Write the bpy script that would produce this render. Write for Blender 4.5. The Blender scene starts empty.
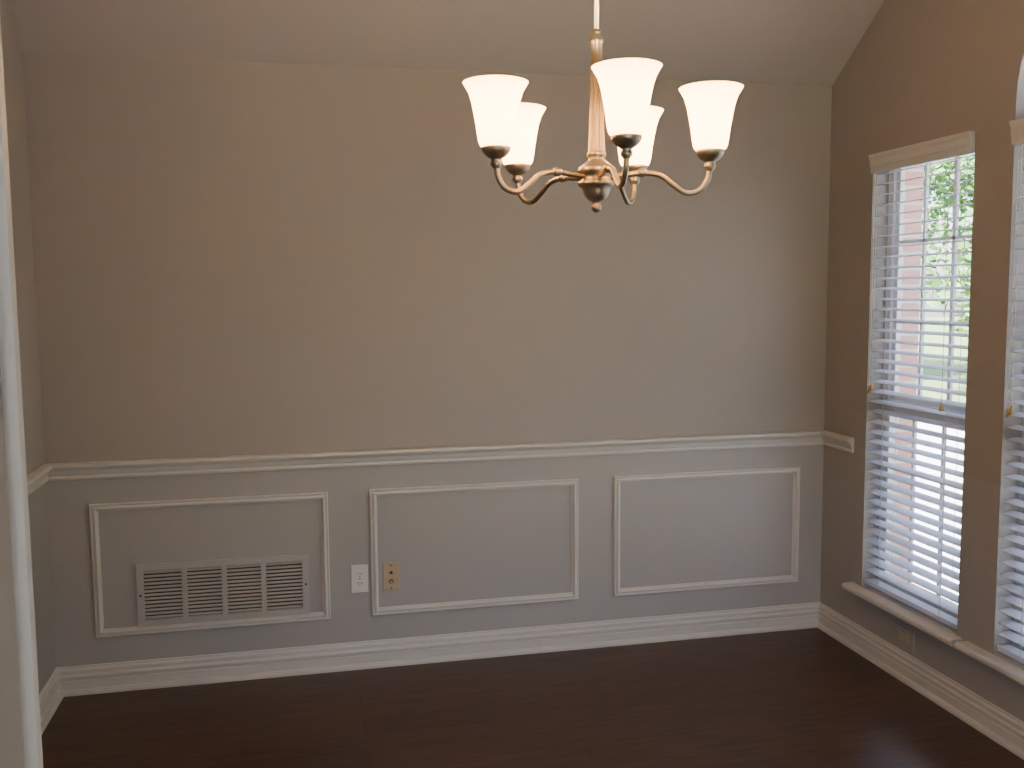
import bpy, math, random
from mathutils import Vector, Matrix
from mathutils.geometry import tessellate_polygon
random.seed(7)
W=3.281; CZ=2.44; SL=0.6845; FC=3.05; YV=-(FC-CZ)/SL   # flat ceiling starts at YV
YN=-3.12; YN2=-3.26; YR=-7.0; XL=-1.6

# ---------------------------------------------------------------- materials
def newmat(name):
    m=bpy.data.materials.new(name); m.use_nodes=True
    nt=m.node_tree; b=nt.nodes['Principled BSDF']; return m,nt,b
def S(b,**k):
    for n,v in k.items():
        b.inputs[n.replace('_',' ')].default_value=v
def simple(name,col,rough=.5,metal=0,spec=.5):
    m,nt,b=newmat(name); S(b,Roughness=rough,Metallic=metal); b.inputs['Base Color'].default_value=(*col,1)
    b.inputs['Specular IOR Level'].default_value=spec
    return m
def noise_var(nt,scale,detail=3,coord='Object',sc=None):
    tc=nt.nodes.new('ShaderNodeTexCoord'); n=nt.nodes.new('ShaderNodeTexNoise')
    n.inputs['Scale'].default_value=scale; n.inputs['Detail'].default_value=detail
    if sc:
        mp=nt.nodes.new('ShaderNodeMapping'); mp.inputs['Scale'].default_value=sc
        nt.links.new(tc.outputs[coord],mp.inputs[0]); nt.links.new(mp.outputs[0],n.inputs['Vector'])
    else: nt.links.new(tc.outputs[coord],n.inputs['Vector'])
    return tc,n
def paint(name,c1,c2,lower=None,rough=.6,bump=.12):
    m,nt,b=newmat(name); S(b,Roughness=rough); b.inputs['Specular IOR Level'].default_value=.3
    tc,n=noise_var(nt,2.2,4)
    mix=nt.nodes.new('ShaderNodeMix'); mix.data_type='RGBA'
    mix.inputs['A'].default_value=(*c1,1); mix.inputs['B'].default_value=(*c2,1)
    nt.links.new(n.outputs['Fac'],mix.inputs['Factor'])
    out=mix.outputs['Result']
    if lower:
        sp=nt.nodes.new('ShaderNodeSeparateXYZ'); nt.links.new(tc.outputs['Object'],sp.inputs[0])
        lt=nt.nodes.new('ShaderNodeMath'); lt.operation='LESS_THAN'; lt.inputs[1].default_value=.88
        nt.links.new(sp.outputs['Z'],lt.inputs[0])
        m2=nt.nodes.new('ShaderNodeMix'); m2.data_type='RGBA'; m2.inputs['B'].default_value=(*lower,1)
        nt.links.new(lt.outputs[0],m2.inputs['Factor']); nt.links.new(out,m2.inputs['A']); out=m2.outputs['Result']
    nt.links.new(out,b.inputs['Base Color'])
    n2=nt.nodes.new('ShaderNodeTexNoise'); n2.inputs['Scale'].default_value=140; n2.inputs['Detail'].default_value=2
    nt.links.new(tc.outputs['Object'],n2.inputs['Vector'])
    bp=nt.nodes.new('ShaderNodeBump'); bp.inputs['Strength'].default_value=bump; bp.inputs['Distance'].default_value=.002
    nt.links.new(n2.outputs['Fac'],bp.inputs['Height']); nt.links.new(bp.outputs[0],b.inputs['Normal'])
    return m
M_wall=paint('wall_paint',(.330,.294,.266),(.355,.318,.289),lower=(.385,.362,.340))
M_side=paint('side_wall_paint',(.325,.290,.265),(.35,.313,.286),lower=(.355,.330,.308))
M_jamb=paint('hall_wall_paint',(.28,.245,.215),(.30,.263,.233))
M_ceil=paint('ceiling_paint',(.44,.398,.358),(.46,.417,.376))
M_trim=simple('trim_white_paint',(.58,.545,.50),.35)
M_vent=simple('vent_enamel',(.43,.405,.375),.4)
M_dark=simple('duct_dark',(.03,.027,.025),.8)
M_outw=simple('outlet_white_plastic',(.72,.69,.65),.3)
M_alm=simple('almond_plastic',(.46,.36,.22),.35)
M_slot=simple('slot_dark',(.03,.025,.02),.6)
M_pin=simple('jack_metal',(.5,.4,.25),.3,1)
M_blind,nt,b=newmat('blind_slat_white'); b.inputs['Base Color'].default_value=(.80,.83,.90,1); S(b,Roughness=.4)
tr=nt.nodes.new('ShaderNodeBsdfTranslucent'); tr.inputs[0].default_value=(.75,.80,.92,1)
ms=nt.nodes.new('ShaderNodeMixShader'); ms.inputs[0].default_value=.32; o=nt.nodes['Material Output']
nt.links.new(b.outputs[0],ms.inputs[1]); nt.links.new(tr.outputs[0],ms.inputs[2]); nt.links.new(ms.outputs[0],o.inputs[0])
M_val=simple('blind_valance_paint',(.62,.60,.57),.4)
M_cord=simple('blind_cord',(.75,.72,.66),.8)
M_tass=simple('tassel_wood',(.45,.27,.12),.5)
M_vinyl=simple('window_vinyl',(.66,.64,.62),.4)

# floor planks
M_floor,nt,b=newmat('dark_wood_floor')
tc=nt.nodes.new('ShaderNodeTexCoord')
br=nt.nodes.new('ShaderNodeTexBrick'); br.inputs['Scale'].default_value=1
br.inputs['Brick Width'].default_value=1.15; br.inputs['Row Height'].default_value=.125
br.inputs['Mortar Size'].default_value=.0010; br.offset=.37
br.inputs['Color1'].default_value=(.070,.036,.020,1); br.inputs['Color2'].default_value=(.086,.045,.025,1)
br.inputs['Mortar'].default_value=(.025,.013,.008,1)
nt.links.new(tc.outputs['Object'],br.inputs['Vector'])
mp=nt.nodes.new('ShaderNodeMapping'); mp.inputs['Scale'].default_value=(2.4,26,1)
nt.links.new(tc.outputs['Object'],mp.inputs[0])
gn=nt.nodes.new('ShaderNodeTexNoise'); gn.inputs['Scale'].default_value=2; gn.inputs['Detail'].default_value=6; gn.inputs['Distortion'].default_value=.6
nt.links.new(mp.outputs[0],gn.inputs['Vector'])
rp=nt.nodes.new('ShaderNodeMapRange'); rp.inputs['To Min'].default_value=.6; rp.inputs['To Max'].default_value=1.35
rp.inputs['From Min'].default_value=.25; rp.inputs['From Max'].default_value=.75
nt.links.new(gn.outputs['Fac'],rp.inputs['Value'])
mx=nt.nodes.new('ShaderNodeMix'); mx.data_type='RGBA'; mx.blend_type='MULTIPLY'; mx.inputs['Factor'].default_value=1
nt.links.new(br.outputs['Color'],mx.inputs['A']); nt.links.new(rp.outputs[0],mx.inputs['B'])
nt.links.new(mx.outputs['Result'],b.inputs['Base Color'])
S(b,Roughness=.30); b.inputs['Specular IOR Level'].default_value=.38
bp=nt.nodes.new('ShaderNodeBump'); bp.inputs['Strength'].default_value=.2; bp.inputs['Distance'].default_value=.002
nt.links.new(gn.outputs['Fac'],bp.inputs['Height']); nt.links.new(bp.outputs[0],b.inputs['Normal'])

# brick
M_brick,nt,b=newmat('pink_brick')
tc=nt.nodes.new('ShaderNodeTexCoord'); sp=nt.nodes.new('ShaderNodeSeparateXYZ'); cb=nt.nodes.new('ShaderNodeCombineXYZ')
ad=nt.nodes.new('ShaderNodeMath'); ad.operation='ADD'
nt.links.new(tc.outputs['Object'],sp.inputs[0]); nt.links.new(sp.outputs['X'],ad.inputs[0]); nt.links.new(sp.outputs['Y'],ad.inputs[1])
nt.links.new(ad.outputs[0],cb.inputs['X']); nt.links.new(sp.outputs['Z'],cb.inputs['Y'])
br=nt.nodes.new('ShaderNodeTexBrick'); br.inputs['Scale'].default_value=1
br.inputs['Brick Width'].default_value=.2; br.inputs['Row Height'].default_value=.068; br.inputs['Mortar Size'].default_value=.006
br.inputs['Color1'].default_value=(.55,.29,.24,1); br.inputs['Color2'].default_value=(.62,.36,.30,1); br.inputs['Mortar'].default_value=(.6,.56,.5,1)
nt.links.new(cb.outputs[0],br.inputs['Vector']); nt.links.new(br.outputs['Color'],b.inputs['Base Color']); S(b,Roughness=.9)

# glass
M_glass=bpy.data.materials.new('window_glass'); M_glass.use_nodes=True; nt=M_glass.node_tree; nt.nodes.clear()
o=nt.nodes.new('ShaderNodeOutputMaterial'); t=nt.nodes.new('ShaderNodeBsdfTransparent'); g=nt.nodes.new('ShaderNodeBsdfGlossy'); g.inputs['Roughness'].default_value=.02
ms=nt.nodes.new('ShaderNodeMixShader'); ms.inputs[0].default_value=.05
nt.links.new(t.outputs[0],ms.inputs[1]); nt.links.new(g.outputs[0],ms.inputs[2]); nt.links.new(ms.outputs[0],o.inputs[0])

# lampshade frosted glass (lit)
M_shade,nt,b=newmat('frosted_glass_shade')
b.inputs['Base Color'].default_value=(.95,.88,.75,1); S(b,Roughness=.35)
b.inputs['Emission Color'].default_value=(1.0,.57,.245,1); b.inputs['Emission Strength'].default_value=17.0
tr=nt.nodes.new('ShaderNodeBsdfTranslucent'); tr.inputs[0].default_value=(1,.86,.66,1)
ms=nt.nodes.new('ShaderNodeMixShader'); ms.inputs[0].default_value=.6
o=nt.nodes['Material Output']
nt.links.new(b.outputs[0],ms.inputs[1]); nt.links.new(tr.outputs[0],ms.inputs[2]); nt.links.new(ms.outputs[0],o.inputs[0])
M_bulb,nt,b=newmat('bulb_glow'); b.inputs['Emission Color'].default_value=(1,.75,.45,1); b.inputs['Emission Strength'].default_value=1100
# brass / antique nickel
M_brass,nt,b=newmat('brushed_antique_brass'); S(b,Metallic=1.0,Roughness=.42)
tc,n=noise_var(nt,60,3); rp=nt.nodes.new('ShaderNodeValToRGB')
rp.color_ramp.elements[0].color=(.33,.265,.185,1); rp.color_ramp.elements[1].color=(.48,.395,.285,1)
nt.links.new(n.outputs['Fac'],rp.inputs[0]); nt.links.new(rp.outputs[0],b.inputs['Base Color'])

def noisy(name,c1,c2,scale,rough=.9):
    m,nt,b=newmat(name); S(b,Roughness=rough); tc,n=noise_var(nt,scale,5)
    r=nt.nodes.new('ShaderNodeValToRGB'); r.color_ramp.elements[0].position=.35; r.color_ramp.elements[1].position=.65
    r.color_ramp.elements[0].color=(*c1,1); r.color_ramp.elements[1].color=(*c2,1)
    nt.links.new(n.outputs['Fac'],r.inputs[0]); nt.links.new(r.outputs[0],b.inputs['Base Color']); return m
M_grass=noisy('lawn_grass',(.12,.20,.07),(.22,.31,.12),6)
M_conc=noisy('driveway_concrete',(.62,.62,.68),(.72,.72,.78),3)
M_leaf=noisy('leaves',(.05,.15,.03),(.16,.32,.08),1.5,.6)
M_bark=noisy('bark',(.10,.07,.05),(.2,.15,.1),12)

# ---------------------------------------------------------------- mesh builder
class B:
    def __init__(s): s.v=[];s.f=[];s.m=[];s.sm=[];s.mats=[]
    def mi(s,mat):
        if mat not in s.mats: s.mats.append(mat)
        return s.mats.index(mat)
    def add(s,vs,fs,mat,smooth=False):
        o=len(s.v); s.v+= [tuple(v) for v in vs]; k=s.mi(mat)
        for f in fs: s.f.append([o+i for i in f]); s.m.append(k); s.sm.append(smooth)
    def box(s,x0,x1,y0,y1,z0,z1,mat,xf=None):
        vs=[Vector((x,y,z)) for x in(x0,x1) for y in(y0,y1) for z in(z0,z1)]
        if xf: vs=[xf@v for v in vs]
        s.add(vs,[(0,1,3,2),(4,6,7,5),(0,4,5,1),(2,3,7,6),(0,2,6,4),(1,5,7,3)],mat)
    def lathe(s,prof,c,mat,seg=32,ribs=0,amp=0,caps=True):
        vs=[];fs=[];n=len(prof)
        for i in range(seg):
            a=2*math.pi*i/seg; k=1+amp*math.cos(ribs*a) if ribs else 1
            for r,z in prof: vs.append((c[0]+r*k*math.cos(a),c[1]+r*k*math.sin(a),c[2]+z))
        for i in range(seg):
            j=(i+1)%seg
            for q in range(n-1): fs.append((i*n+q,j*n+q,j*n+q+1,i*n+q+1))
        s.add(vs,fs,mat,True)
    def tube(s,pts,rad,mat,seg=12):
        pts=[Vector(p) for p in pts]; vs=[];fs=[]; up=None
        for i,p in enumerate(pts):
            t=(pts[min(i+1,len(pts)-1)]-pts[max(i-1,0)]).normalized()
            if up is None: up=t.orthogonal().normalized()
            up=(up-t*up.dot(t)).normalized(); sd=t.cross(up)
            r=rad[i] if isinstance(rad,(list,tuple)) else rad
            for k in range(seg):
                a=2*math.pi*k/seg; vs.append(p+up*math.cos(a)*r+sd*math.sin(a)*r)
        for i in range(len(pts)-1):
            for k in range(seg):
                l=(k+1)%seg; fs.append((i*seg+k,i*seg+l,(i+1)*seg+l,(i+1)*seg+k))
        fs.append(tuple(range(seg))); fs.append(tuple((len(pts)-1)*seg+k for k in range(seg)))
        s.add(vs,fs,mat,True)
    def slab(s,outer,holes,fn,w0,w1,mat):
        loops=[outer]+holes; flat=[p for l in loops for p in l]
        tris=tessellate_polygon([[Vector((p[0],p[1],0)) for p in l] for l in loops]); n=len(flat)
        vs=[fn(p[0],p[1],w0) for p in flat]+[fn(p[0],p[1],w1) for p in flat]
        fs=[tuple(t) for t in tris]+[tuple(n+i for i in reversed(t)) for t in tris]
        o=0
        for l in loops:
            k=len(l)
            for i in range(k): fs.append((o+i,o+(i+1)%k,n+o+(i+1)%k,n+o+i))
            o+=k
        s.add(vs,fs,mat)
    def make(s,name,parent=None,fix=True):
        me=bpy.data.meshes.new(name); me.from_pydata(s.v,[],s.f)
        for m in s.mats: me.materials.append(m)
        me.polygons.foreach_set('material_index',s.m); me.polygons.foreach_set('use_smooth',s.sm)
        me.update()
        if fix:
            import bmesh
            bm=bmesh.new(); bm.from_mesh(me); bmesh.ops.recalc_face_normals(bm,faces=bm.faces); bm.to_mesh(me); bm.free()
        ob=bpy.data.objects.new(name,me); bpy.context.scene.collection.objects.link(ob)
        if parent: ob.parent=parent
        return ob
def empty(name,loc=(0,0,0)):
    e=bpy.data.objects.new(name,None); e.location=loc; bpy.context.scene.collection.objects.link(e); return e

# ---------------------------------------------------------------- shell
b=B(); b.box(XL-.1,W+.1,YR-.1,.1,-.12,0,M_floor); b.make('floor')
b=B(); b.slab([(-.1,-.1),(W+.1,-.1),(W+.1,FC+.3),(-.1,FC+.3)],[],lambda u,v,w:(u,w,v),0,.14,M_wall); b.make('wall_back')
b=B(); b.box(-.14,0,YN,0,0,FC+.1,M_side); b.make('wall_left')
# right wall with window openings
WIN=[(-.33,-.94),(-1.13,-2.07),(-2.26,-2.87)]; ZB,ZT=.285,2.10
def arch_loop(y0,y1,zb,zt,arch):
    if not arch: return [(y0,zb),(y1,zb),(y1,zt),(y0,zt)]
    c=(y0+y1)/2; r=abs(y1-y0)/2; L=[(y0,zb),(y1,zb)]
    for i in range(25):
        a=math.pi*i/24; L.append((c-r*math.cos(a),zt+.06+r*math.sin(a)))
    return L
holes=[arch_loop(a,c,ZB,ZT,i==1) for i,(a,c) in enumerate(WIN)]
outer=[(.1,-.1),(YR-.1,-.1),(YR-.1,FC+.3),(.1,FC+.3)]
b=B(); b.slab(outer,holes,lambda u,v,w:(w,u,v),W,W+.11,M_side); b.make('wall_right')
b=B(); b.slab([(.3,-.6),(YR-.2,-.6),(YR-.2,FC+.3),(.3,FC+.3)],holes,lambda u,v,w:(w,u,v),W+.115,W+.235,M_brick); b.make('wall_exterior_brick')
# ceiling: slope + flat
b=B(); b.slab([(.1,CZ-.1*SL),(YV,FC),(YR-.1,FC),(YR-.1,FC+.15),(YV-.05,FC+.15),(.1,CZ+.15-.1*SL)],[],lambda u,v,w:(w,u,v),XL-.1,W+.1,M_ceil); b.make('ceiling')
# near partition with opening (bullnose jamb)
XO0,XO1=.738,2.95; r=.022; prof=[(XL,YN2)]
for i in range(7):
    a=-math.pi/2+math.pi/2*i/6; prof.append((XO0-r+r*math.cos(a),YN2+r+r*math.sin(a)))
for i in range(7):
    a=math.pi/2*i/6; prof.append((XO0-r+r*math.cos(a),YN-r+r*math.sin(a)))
prof.append((XL,YN))
b=B(); b.slab(prof,[],lambda u,v,w:(u,v,w),0,FC+.05,M_jamb)
b.box(XO1,W,YN2,YN,0,FC+.05,M_jamb); b.box(XO0-.03,XO1+.01,YN2,YN,2.30,FC+.05,M_jamb); b.make('wall_front')
# added white strips around the opening imitate the bullnose highlight, dining-room side
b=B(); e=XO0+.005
edge_strip=lambda x0,x1,z0,z1: b.box(x0,x1,YN+.0005,YN+.014,z0,z1,M_trim)
edge_strip(e-.065,e,0,2.36); edge_strip(XO1-.008,XO1+.057,0,2.36); edge_strip(e,XO1-.008,2.29,2.36)
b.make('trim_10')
# rear hall
b=B(); b.box(XL-.14,XL,YR,YN,0,FC+.1,M_side); b.make('wall_hall_left')
b=B(); b.slab([(XL-.1,-.1),(W+.1,-.1),(W+.1,FC+.1),(XL-.1,FC+.1)],[[(-.6,.25),(2.6,.25),(2.6,2.35),(-.6,2.35)]],lambda u,v,w:(u,w,v),YR-.14,YR,M_side); b.make('wall_hall_rear')

# ---------------------------------------------------------------- trims
base=[(0,0),(.028,0),(.028,.010),(.023,.019),(.015,.022),(.015,.052),(.010,.055),(.010,.061),(.0165,.065),(.018,.070),(.0165,.075),(.010,.079),(.009,.085),(.013,.089),(.012,.096),(.006,.101),(.0045,.110),(0,.110)]
rail=[(0,.848),(.009,.848),(.012,.856),(.009,.864),(.013,.870),(.017,.884),(.024,.892),(.033,.896),(.036,.903),(.033,.911),(.022,.914),(0,.914)]
def trim(name,prof,kind,a,c,ma=True,mc=True):
    # kind: 'back' runs in x on y=0 ; 'left' x=0 ; 'right' x=W (runs in y, a=near corner(0) to c)
    vs=[];n=len(prof)
    for e,mit,sg in((a,ma,1),(c,mc,-1)):
        for o,z in prof:
            d=o*sg if mit else 0
            if kind=='back': vs.append((e+d,-o,z))
            elif kind=='left': vs.append((o,e-d,z))
            else: vs.append((W-o,e-d,z))
    fs=[(i,i+1,n+i+1,n+i) for i in range(n-1)]+[tuple(range(n)),tuple(range(2*n-1,n-1,-1))]
    b=B(); b.add(vs,fs,M_trim); return b.make(name)
trim('baseboard_back',base,'back',0,W); trim('baseboard_left',base,'left',0,YN,True,True); trim('baseboard_right',base,'right',0,YN,True,True)
trim('trim_1',rail,'back',0,W); trim('trim_2',rail,'left',0,YN,True,True); trim('trim_3',rail,'right',0,-.245,True,False)
# panel mouldings
pm=[(0,0),(0,.009),(.004,.013),(.008,.011),(.0115,.0105),(.014,.016),(.020,.017),(.024,.011),(.027,.006),(.031,.005),(.031,0)]
def panel(name,x0,x1,z0,z1):
    vs=[];n=len(pm)
    for cx,cz,sx,sz in((x0,z0,1,1),(x1,z0,-1,1),(x1,z1,-1,-1),(x0,z1,1,-1)):
        for u,o in pm: vs.append((cx+sx*u,-o,cz+sz*u))
    fs=[(k*n+i,k*n+i+1,((k+1)%4)*n+i+1,((k+1)%4)*n+i) for k in range(4) for i in range(n-1)]
    b=B(); b.add(vs,fs,M_trim); return b.make(name)
panel('trim_4',.150,1.055,.218,.748); panel('trim_5',1.222,2.115,.218,.750); panel('trim_6',2.275,3.162,.218,.752)

# ---------------------------------------------------------------- vent grille
b=B(); x0,x1,z0,z1=.310,.971,.2495,.498; y0=-.012
bw=.026
b.box(x0+.008,x1-.008,-.0025,-.0008,z0+.008,z1-.008,M_dark)
for (a,c,d,e) in((x0,x1,z0,z0+bw),(x0,x1,z1-bw,z1),(x0,x0+bw,z0+bw,z1-bw),(x1-bw,x1,z0+bw,z1-bw)): b.box(a,c,y0,-.0005,d,e,M_vent)
ix0,ix1,iz0,iz1=x0+bw,x1-bw,z0+bw,z1-bw
cw=(ix1-ix0)/4
for k in range(1,4): b.box(ix0+cw*k-.010,ix0+cw*k+.010,y0+.001,-.0005,iz0,iz1,M_vent)
nl=13; st=(iz1-iz0)/nl
for i in range(nl):
    zc=iz0+st*(i+.5)
    xf=Matrix.Translation((0,-.0065,zc))@Matrix.Rotation(math.radians(36),4,'X')
    b.box(ix0,ix1,-.0055,.0055,-.0014,.0014,M_vent,xf)
b.box(x0-.001,x0+.004,y0-.002,-.0005,z0,z1,M_vent);b.box(x1-.004,x1+.001,y0-.002,-.0005,z0,z1,M_vent)
for sx in (x0+.013,x1-.013): 
    b.box(sx-.004,sx+.004,y0-.0015,y0,(z0+z1)/2-.004,(z0+z1)/2+.004,M_slot)
b.make('air_return_vent')

# ---------------------------------------------------------------- outlets
def plate(b,cx,cz,w,h,mat,t=.006):
    vs=[];
    for (k,y) in((1,-.0003),(1,-t+.002),(.93,-t)):
        for sx,sz in((-1,-1),(1,-1),(1,1),(-1,1)): vs.append((cx+sx*w/2*k,y,cz+sz*h/2*(1-(1-k)*.55)))
    fs=[(i,(i+1)%4,4+(i+1)%4,4+i) for i in range(4)]+[(4+i,4+(i+1)%4,8+(i+1)%4,8+i) for i in range(4)]+[(8,9,10,11)]
    b.add(vs,fs,mat)
b=B(); cx,cz=1.176,.378; plate(b,cx,cz,.070,.117,M_outw)
for dz in(.0195,-.0195):
    pts=[]; 
    for i in range(24):
        a=2*math.pi*i/24; pts.append((max(-.0135,min(.0135,.017*math.cos(a))),.0145*math.sin(a)))
    b.slab([(cx+p,cz+dz+q) for p,q in pts],[],lambda u,v,w:(u,w,v),-.0085,-.006,M_outw)
    b.box(cx-.008,cx-.0055,-.0089,-.0083,cz+dz-.001,cz+dz+.008,M_slot); b.box(cx+.0055,cx+.008,-.0089,-.0083,cz+dz-.001,cz+dz+.007,M_slot)
    b.box(cx-.002,cx+.002,-.0089,-.0083,cz+dz-.0095,cz+dz-.005,M_slot)
b.box(cx-.0025,cx+.0025,-.0068,-.006,cz-.0025,cz+.0025,M_slot)
b.make('electrical_outlet')
b=B(); cx,cz=1.305,.377; plate(b,cx,cz,.068,.117,M_alm)
b.box(cx-.009,cx+.009,-.009,-.006,cz+.010,cz+.028,M_alm); b.box(cx-.006,cx+.006,-.0094,-.009,cz+.013,cz+.025,M_slot)
def cyl_y(b,cx,cz,r,y0,y1,mat):
    b.slab([(cx+r*math.cos(2*math.pi*i/16),cz+r*math.sin(2*math.pi*i/16)) for i in range(16)],[],lambda u,v,w:(u,w,v),y0,y1,mat)
cyl_y(b,cx,cz-.019,.0095,-.0075,-.006,M_slot); cyl_y(b,cx,cz-.019,.005,-.016,-.0075,M_pin)
for dz in(.048,-.048): cyl_y(b,cx,cz+dz,.003,-.0068,-.006,M_slot)
b.make('phone_and_cable_jack_plate')
b=B(); yc,zc=-.64,.172
b.box(W-.006,W-.0003,yc-.058,yc+.058,zc-.036,zc+.036,M_side)
for dz in(.0195,-.0195): b.box(W-.0085,W-.006,yc+dz-.013,yc+dz+.013,zc-.015,zc+.015,M_alm)
b.make('electrical_outlet.001')

# ---------------------------------------------------------------- windows
def window(name,ya,yb,arch):
    b=B(); y1,y0=ya,yb; xo,xi=W+.075,W+.112; f=.035
    zt=ZT
    # frame
    b.box(xo,xi,y0,y0+f,ZB,zt,M_vinyl); b.box(xo,xi,y1-f,y1,ZB,zt,M_vinyl)
    b.box(xo,xi,y0+f,y1-f,ZB,ZB+f,M_vinyl); b.box(xo,xi,y0+f,y1-f,zt-f,zt+(.06 if arch else 0),M_vinyl)
    zm=1.072
    b.box(xo-.012,xi-.003,y0+f,y1-f,zm-.02,zm+.02,M_vinyl)
    iy0,iy1=y0+f,y1-f
    # sash rails + muntins
    for (za,zb,xs) in((ZB+f,zm-.02,xo-.006),(zm+.02,zt-f,xo+.012)):
        s=.025
        b.box(xs,xs+.02,iy0,iy0+s,za,zb,M_vinyl); b.box(xs,xs+.02,iy1-s,iy1,za,zb,M_vinyl)
        b.box(xs,xs+.02,iy0+s,iy1-s,za,za+s,M_vinyl); b.box(xs,xs+.02,iy0+s,iy1-s,zb-s,zb,M_vinyl)
        nc=3
        for k in range(1,nc):
            yy=iy0+(iy1-iy0)*k/nc; b.box(xs+.004,xs+.016,yy-.007,yy+.007,za+s,zb-s,M_vinyl)
        for k in range(1,3):
            zz=za+(zb-za)*k/3; b.box(xs+.004,xs+.016,iy0+s,iy1-s,zz-.007,zz+.007,M_vinyl)
        b.add([(xs+.010,iy0,za),(xs+.010,iy1,za),(xs+.010,iy1,zb),(xs+.010,iy0,zb)],[(0,1,2,3)],M_glass)
    if arch:
        c=(y0+y1)/2; R=(y1-y0)/2; z0=zt+.06
        n=24; vs=[];fs=[]
        for i in range(n+1):
            a=math.pi*i/n
            for rr in(R,R-.035):
                for x in(xo,xi): vs.append((x,c+rr*math.cos(a),z0+rr*math.sin(a)))
        for i in range(n):
            q=4*i
            fs+=[(q,q+4,q+6,q+2),(q+1,q+3,q+7,q+5),(q,q+1,q+5,q+4),(q+2,q+6,q+7,q+3)]
        b.add(vs,fs,M_vinyl)
        for k in(1,2,3):
            a=math.pi*k/4; dy,dz=math.cos(a),math.sin(a)
            p0=Vector((xo+.018,c+dy*.02,z0+dz*.02)); p1=Vector((xo+.018,c+dy*(R-.03),z0+dz*(R-.03))); b.tube([p0,p1],.008,M_vinyl,4)
        b.add([(xo+.02,c+R*math.cos(math.pi*i/n),z0+R*math.sin(math.pi*i/n)) for i in range(n+1)],[tuple(range(n+1))],M_glass)
    return b.make(name,fix=False)
for i,(a,c) in enumerate(WIN): window('window_%d'%(i+1),a,c,i==1)
def sill(name,ya,yb):
    b=B(); p=[(0,.255),(0,.285),(-.045,.285),(-.052,.280),(-.054,.270),(-.052,.262),(-.045,.258),(-.018,.256),(-.014,.243),(-.006,.238),(0,.238)]
    n=len(p); vs=[(W+o,y,z) for y in(ya,yb) for o,z in p]
    b.add(vs,[(i,i+1,n+i+1,n+i) for i in range(n-1)]+[tuple(range(n)),tuple(range(n,2*n))],M_trim)
    return b
for k,(ya,yb,i) in enumerate(((-.262,-.972,0),(-.995,-2.14,1),(-2.19,-2.94,2))):
    b=sill('x',ya,yb); b.box(W,W+.075,WIN[i][1]+.001,WIN[i][0]-.001,.2855,.288,M_trim); b.make('trim_%d'%(7+k))

def blind(name,ya,yb):
    b=B(); y1,y0=ya-.008,yb+.008; xc=W+.030
    # valance with small crown profile
    pr=[(W+.004,2.022),(W-.012,2.022),(W-.013,2.045),(W-.016,2.05),(W-.016,2.075),(W-.022,2.085),(W-.024,2.097),(W-.012,2.0975),(W+.004,2.0975)]
    n=len(pr); vs=[(x,y,z) for y in(y0-.004,y1+.008) for x,z in pr]
    b.add(vs,[(i,(i+1)%n,n+(i+1)%n,n+i) for i in range(n)]+[tuple(range(n)),tuple(range(n,2*n))],M_val)
    b.box(W+.006,W+.055,y0,y1,2.045,2.09,M_val)
    z=2.02; k=0; sp=.0425
    zs=[]
    while z>.345:
        zs.append(z); z-=sp
    for z in zs:
        tilt=math.radians(9)+random.uniform(-.03,.03)
        # curved slat cross section
        sec=[]
        for t in range(5):
            u=-.024+.048*t/4; h=.0022*(1-(u/.024)**2); sec.append((u,h))
        top=[(u,h+.0013) for u,h in sec]; bot=[(u,h-.0013) for u,h in reversed(sec)]
        sec=top+bot; m=len(sec); vs=[]
        dz=random.uniform(-.0012,.0012)
        for y in(y0,y1):
            for u,h in sec: vs.append((xc+u*math.cos(tilt)-h*math.sin(tilt),y,z+dz+u*math.sin(tilt)+h*math.cos(tilt)))
        b.add(vs,[(i,(i+1)%m,m+(i+1)%m,m+i) for i in range(m)]+[tuple(range(m)),tuple(range(m,2*m))],M_blind)
    b.box(xc-.024,xc+.024,y0,y1,.302,.320,M_blind)
    wd=y1-y0
    for q in((.17,.83) if wd<.8 else (.12,.5,.88)):
        yy=y0+wd*q
        for xx in(xc-.0255,xc+.0255): b.tube([(xx,yy,2.05),(xx,yy,.32)],.0012,M_cord,5)
    # pull cords with tassels
    def cord(yy,zb,mat):
        b.tube([(W-.014,yy,2.03),(W-.014,yy,zb+.03)],.0011,M_cord,5)
        b.lathe([(.001,.034),(.004,.030),(.006,.016),(.0095,.004),(.008,0),(.0005,0)],(W-.014,yy,zb),mat,12)
    cord(y1-.045,1.13,M_tass); cord(y1-.030,1.12,M_tass); cord(y0+.105,1.10,M_tass); cord(y0+.075,1.90,M_cord)
    return b.make(name)
blind('window_blind',*WIN[0]); blind('window_blind.001',*WIN[1]); blind('window_blind.002',*WIN[2])

# unseen rear hall window, added to let in cool fill light
b=B()
b.box(-.6,2.6,YR-.1,YR-.05,.25,.31,M_vinyl); b.box(-.6,2.6,YR-.1,YR-.05,2.29,2.35,M_vinyl)
for x in(-.6,.44,1.5,2.54): b.box(x,x+.06,YR-.1,YR-.05,.31,2.29,M_vinyl)
b.make('window_4')

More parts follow.
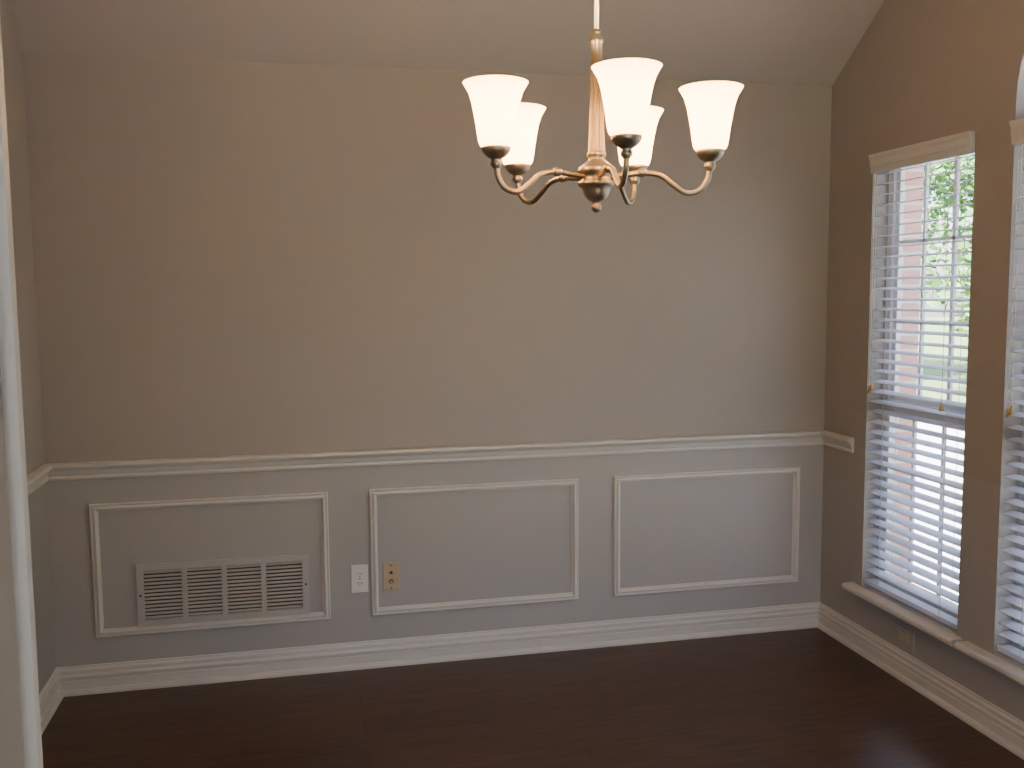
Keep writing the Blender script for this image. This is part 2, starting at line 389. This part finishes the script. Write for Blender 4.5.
# ---------------------------------------------------------------- chandelier
CX,CY=1.636,-1.772
ch=empty('chandelier')
b=B()
c=(CX,CY,0)
b.tube([(CX,CY,2.13),(CX,CY,FC-.01)],.0055,M_brass,12)
b.lathe([(.0005,FC-.0005),(.062,FC-.0005),(.064,FC-.008),(.055,FC-.02),(.03,FC-.032),(.012,FC-.045),(.006,FC-.05)],c,M_brass,32)
b.make('ceiling_rod_and_canopy',ch)
b=B()
b.lathe([(.0055,2.142),(.009,2.140),(.0095,2.135),(.0085,2.132),(.0085,2.128),(.015,2.124),(.0165,2.118),(.015,2.112),(.013,2.108),(.013,2.060),(.0155,2.056),(.0155,2.050)],c,M_brass,32)
b.lathe([(.0135,2.051),(.0145,1.99),(.0165,1.92),(.0185,1.868)],c,M_brass,96,ribs=14,amp=.07)
b.lathe([(.0185,1.870),(.0215,1.866),(.0215,1.860),(.017,1.856),(.020,1.850),(.030,1.842),(.041,1.834),(.044,1.826),(.041,1.820),(.034,1.817),(.034,1.806),(.041,1.802),(.043,1.797),(.040,1.792),(.033,1.788),(.031,1.780),(.026,1.768),(.018,1.760),(.010,1.756),(.008,1.752),(.011,1.748),(.0125,1.743),(.010,1.737),(.005,1.733),(.0005,1.731)],c,M_brass,40)
b.make('center_column',ch)
R=.256; phi0=math.radians(13.5); Fd=Vector((.298,.954,0)); Rd=Vector((.954,-.298,0))
def cr(P,n=10):
    out=[];P=[Vector(p) for p in P];P=[P[0]*2-P[1]]+P+[P[-1]*2-P[-2]]
    for i in range(1,len(P)-2):
        for k in range(n):
            t=k/n; a,b_,c_,d=P[i-1:i+3]
            out.append(.5*((2*b_)+(c_-a)*t+(2*a-5*b_+4*c_-d)*t*t+(3*b_-a-3*c_+d)*t**3))
    out.append(P[-2]); return out
for k in range(5):
    ph=phi0+k*math.radians(72); d=-Fd*math.cos(ph)+Rd*math.sin(ph)
    def at(r,z): return Vector((CX,CY,0))+d*r+Vector((0,0,z))
    b=B()
    path=cr([at(.030,1.812),at(.065,1.815),at(.105,1.819),at(.145,1.812),at(.172,1.792),at(.202,1.772),at(.232,1.776),at(.251,1.800),at(R,1.832)])
    b.tube(path,.0062,M_brass,12)
    # knuckle on the arm
    b.tube([at(.094,1.8180),at(.098,1.819),at(.110,1.8190),at(.114,1.8175)],[.007,.0095,.0095,.007],M_brass,12)
    q=at(R,-.001)
    b.lathe([(.0065,1.820),(.012,1.827),(.013,1.834),(.010,1.838),(.014,1.842),(.022,1.847),(.029,1.855),(.032,1.862),(.032,1.866),(.028,1.867),(.010,1.867),(.010,1.895),(.0005,1.896)],tuple(q),M_brass,28)
    b.make('arm_%d'%(k+1),ch)
    b=B()
    prof=[(.028,1.866),(.0350,1.869),(.0385,1.877),(.0410,1.892),(.0440,1.915),(.0485,1.940),(.0530,1.963),(.0595,1.983),(.0690,1.999),(.0715,2.003),(.0690,2.0040),(.057,1.985),(.0505,1.963),(.046,1.940),(.0415,1.915),(.0385,1.892),(.036,1.878),(.034,1.872),(.028,1.869)]
    b.lathe(prof,tuple(q),M_shade,40)
    b.make('shade_%d'%(k+1),ch)
    b=B(); b.lathe([(.0005,1.890),(.012,1.892),(.014,1.90),(.022,1.918),(.026,1.934),(.024,1.950),(.015,1.962),(.0005,1.966)],tuple(q),M_bulb,20); bo=b.make('bulb_%d'%(k+1),ch)
    l=bpy.data.lights.new('lamp_%d'%(k+1),'POINT'); l.energy=2; l.color=(1,.70,.40); l.shadow_soft_size=.02
    lo=bpy.data.objects.new('lamp_%d'%(k+1),l); lo.location=q+Vector((0,0,1.988)); lo.parent=ch; bpy.context.scene.collection.objects.link(lo)

# ---------------------------------------------------------------- exterior
b=B(); b.box(-40,60,-50,60,-.75,-.6,M_grass); b.make('lawn_ground')
b=B(); b.box(4.6,12.0,-30,40,-.599,-.57,M_conc); b.make('driveway')
b=B(); b.box(-6,4.5,-14,-7.3,-.599,-.56,M_conc); b.make('bounce_slab')  # unseen slab added so less green lawn light bounces indoors
def tree(name,x,y,h,R,nl):
    b=B(); z0=-.6
    b.tube([(x,y,z0),(x+.05,y,z0+h*.25),(x-.05,y+.05,z0+h*.5),(x,y,z0+h*.8)],[.22,.17,.13,.05],M_bark,10)
    for k in range(6):
        a=k*1.1; b.tube([(x,y,z0+h*(.3+.06*k)),(x+R*.4*math.cos(a),y+R*.4*math.sin(a),z0+h*(.45+.06*k)),(x+R*.75*math.cos(a),y+R*.75*math.sin(a),z0+h*(.55+.06*k))],[.08,.05,.02],M_bark,6)
    cl=[(x+random.gauss(0,R*.45),y+random.gauss(0,R*.45),z0+h*random.uniform(.22,1),R*random.uniform(.3,.5)) for _ in range(20)]
    vs=[];fs=[]
    for i in range(nl):
        c=random.choice(cl); v=Vector((random.gauss(0,1),random.gauss(0,1),random.gauss(0,1))).normalized()*c[3]*random.uniform(.5,1)
        p=Vector(c[:3])+v; u=Vector((random.gauss(0,1),random.gauss(0,1),random.gauss(0,1))).normalized(); w=u.orthogonal().normalized(); s=random.uniform(.09,.18)
        o=len(vs); vs+=[p-u*s,p+w*s*.5,p+u*s,p-w*s*.5]; fs.append((o,o+1,o+2,o+3))
    b.add(vs,fs,M_leaf); return b.make(name,fix=False)
T=[(14.8,10.8,7,3.0),(17,15,9,3.4),(17,5.5,8,3.2),(16.5,-1.5,7.5,3),(14,18,9,3.3),(18,-7,8,3)]
for i,(x,y,h,r_) in enumerate(T): tree('tree' if i==0 else 'tree.%03d'%i,x,y,h,r_,8000)

# ---------------------------------------------------------------- light
w=bpy.data.worlds.new('sky'); bpy.context.scene.world=w; w.use_nodes=True; nt=w.node_tree
bg=nt.nodes['Background']; sky=nt.nodes.new('ShaderNodeTexSky'); sky.sky_type='NISHITA'; sky.sun_disc=False
sky.sun_elevation=math.radians(50); sky.sun_rotation=math.radians(-90); sky.air_density=1; sky.dust_density=2
mx=nt.nodes.new('ShaderNodeMix'); mx.data_type='RGBA'; mx.inputs['Factor'].default_value=.55; mx.inputs['B'].default_value=(1.0,.95,.96,1)
nt.links.new(sky.outputs[0],mx.inputs['A']); nt.links.new(mx.outputs['Result'],bg.inputs[0]); bg.inputs[1].default_value=2.45
sl=bpy.data.lights.new('sun','SUN'); sl.energy=52; sl.angle=.01; sl.color=(1,.96,.94)
so=bpy.data.objects.new('sun',sl); so.rotation_euler=Vector((.75,.25,-1)).to_track_quat('-Z','Y').to_euler(); so.location=(-10,0,15); bpy.context.scene.collection.objects.link(so)
def portal(name,loc,d,sx,sy):
    l=bpy.data.lights.new(name,'AREA'); l.shape='RECTANGLE'; l.size=sx; l.size_y=sy; l.cycles.is_portal=True
    o=bpy.data.objects.new(name,l); o.location=loc; o.rotation_euler=Vector(d).to_track_quat('-Z','Z').to_euler(); bpy.context.scene.collection.objects.link(o)
portal('portal_1',(W+.25,-1.6,1.35),(-1,0,0),2.7,2.7)
portal('portal_2',(1.0,YR-.2,1.3),(0,1,0),3.3,2.2)

# ---------------------------------------------------------------- camera
cam=bpy.data.cameras.new('camera'); co=bpy.data.objects.new('camera',cam); bpy.context.scene.collection.objects.link(co)
yaw,pit,roll=-.2190,.0954,-.0081
F=Vector((-math.sin(yaw)*math.cos(pit),math.cos(yaw)*math.cos(pit),-math.sin(pit))); Rv=Vector((math.cos(yaw),math.sin(yaw),0)); U=Rv.cross(F)
c_,s_=math.cos(roll),math.sin(roll); R2=Rv*c_+U*s_; U2=U*c_-Rv*s_
m=Matrix((R2,U2,-F)).transposed().to_4x4(); m.translation=Vector((.955,-3.9194,1.5507)); co.matrix_world=m
cam.sensor_width=36; cam.sensor_fit='HORIZONTAL'; cam.lens=960.27*36/1024; cam.clip_start=.02
bpy.context.scene.camera=co
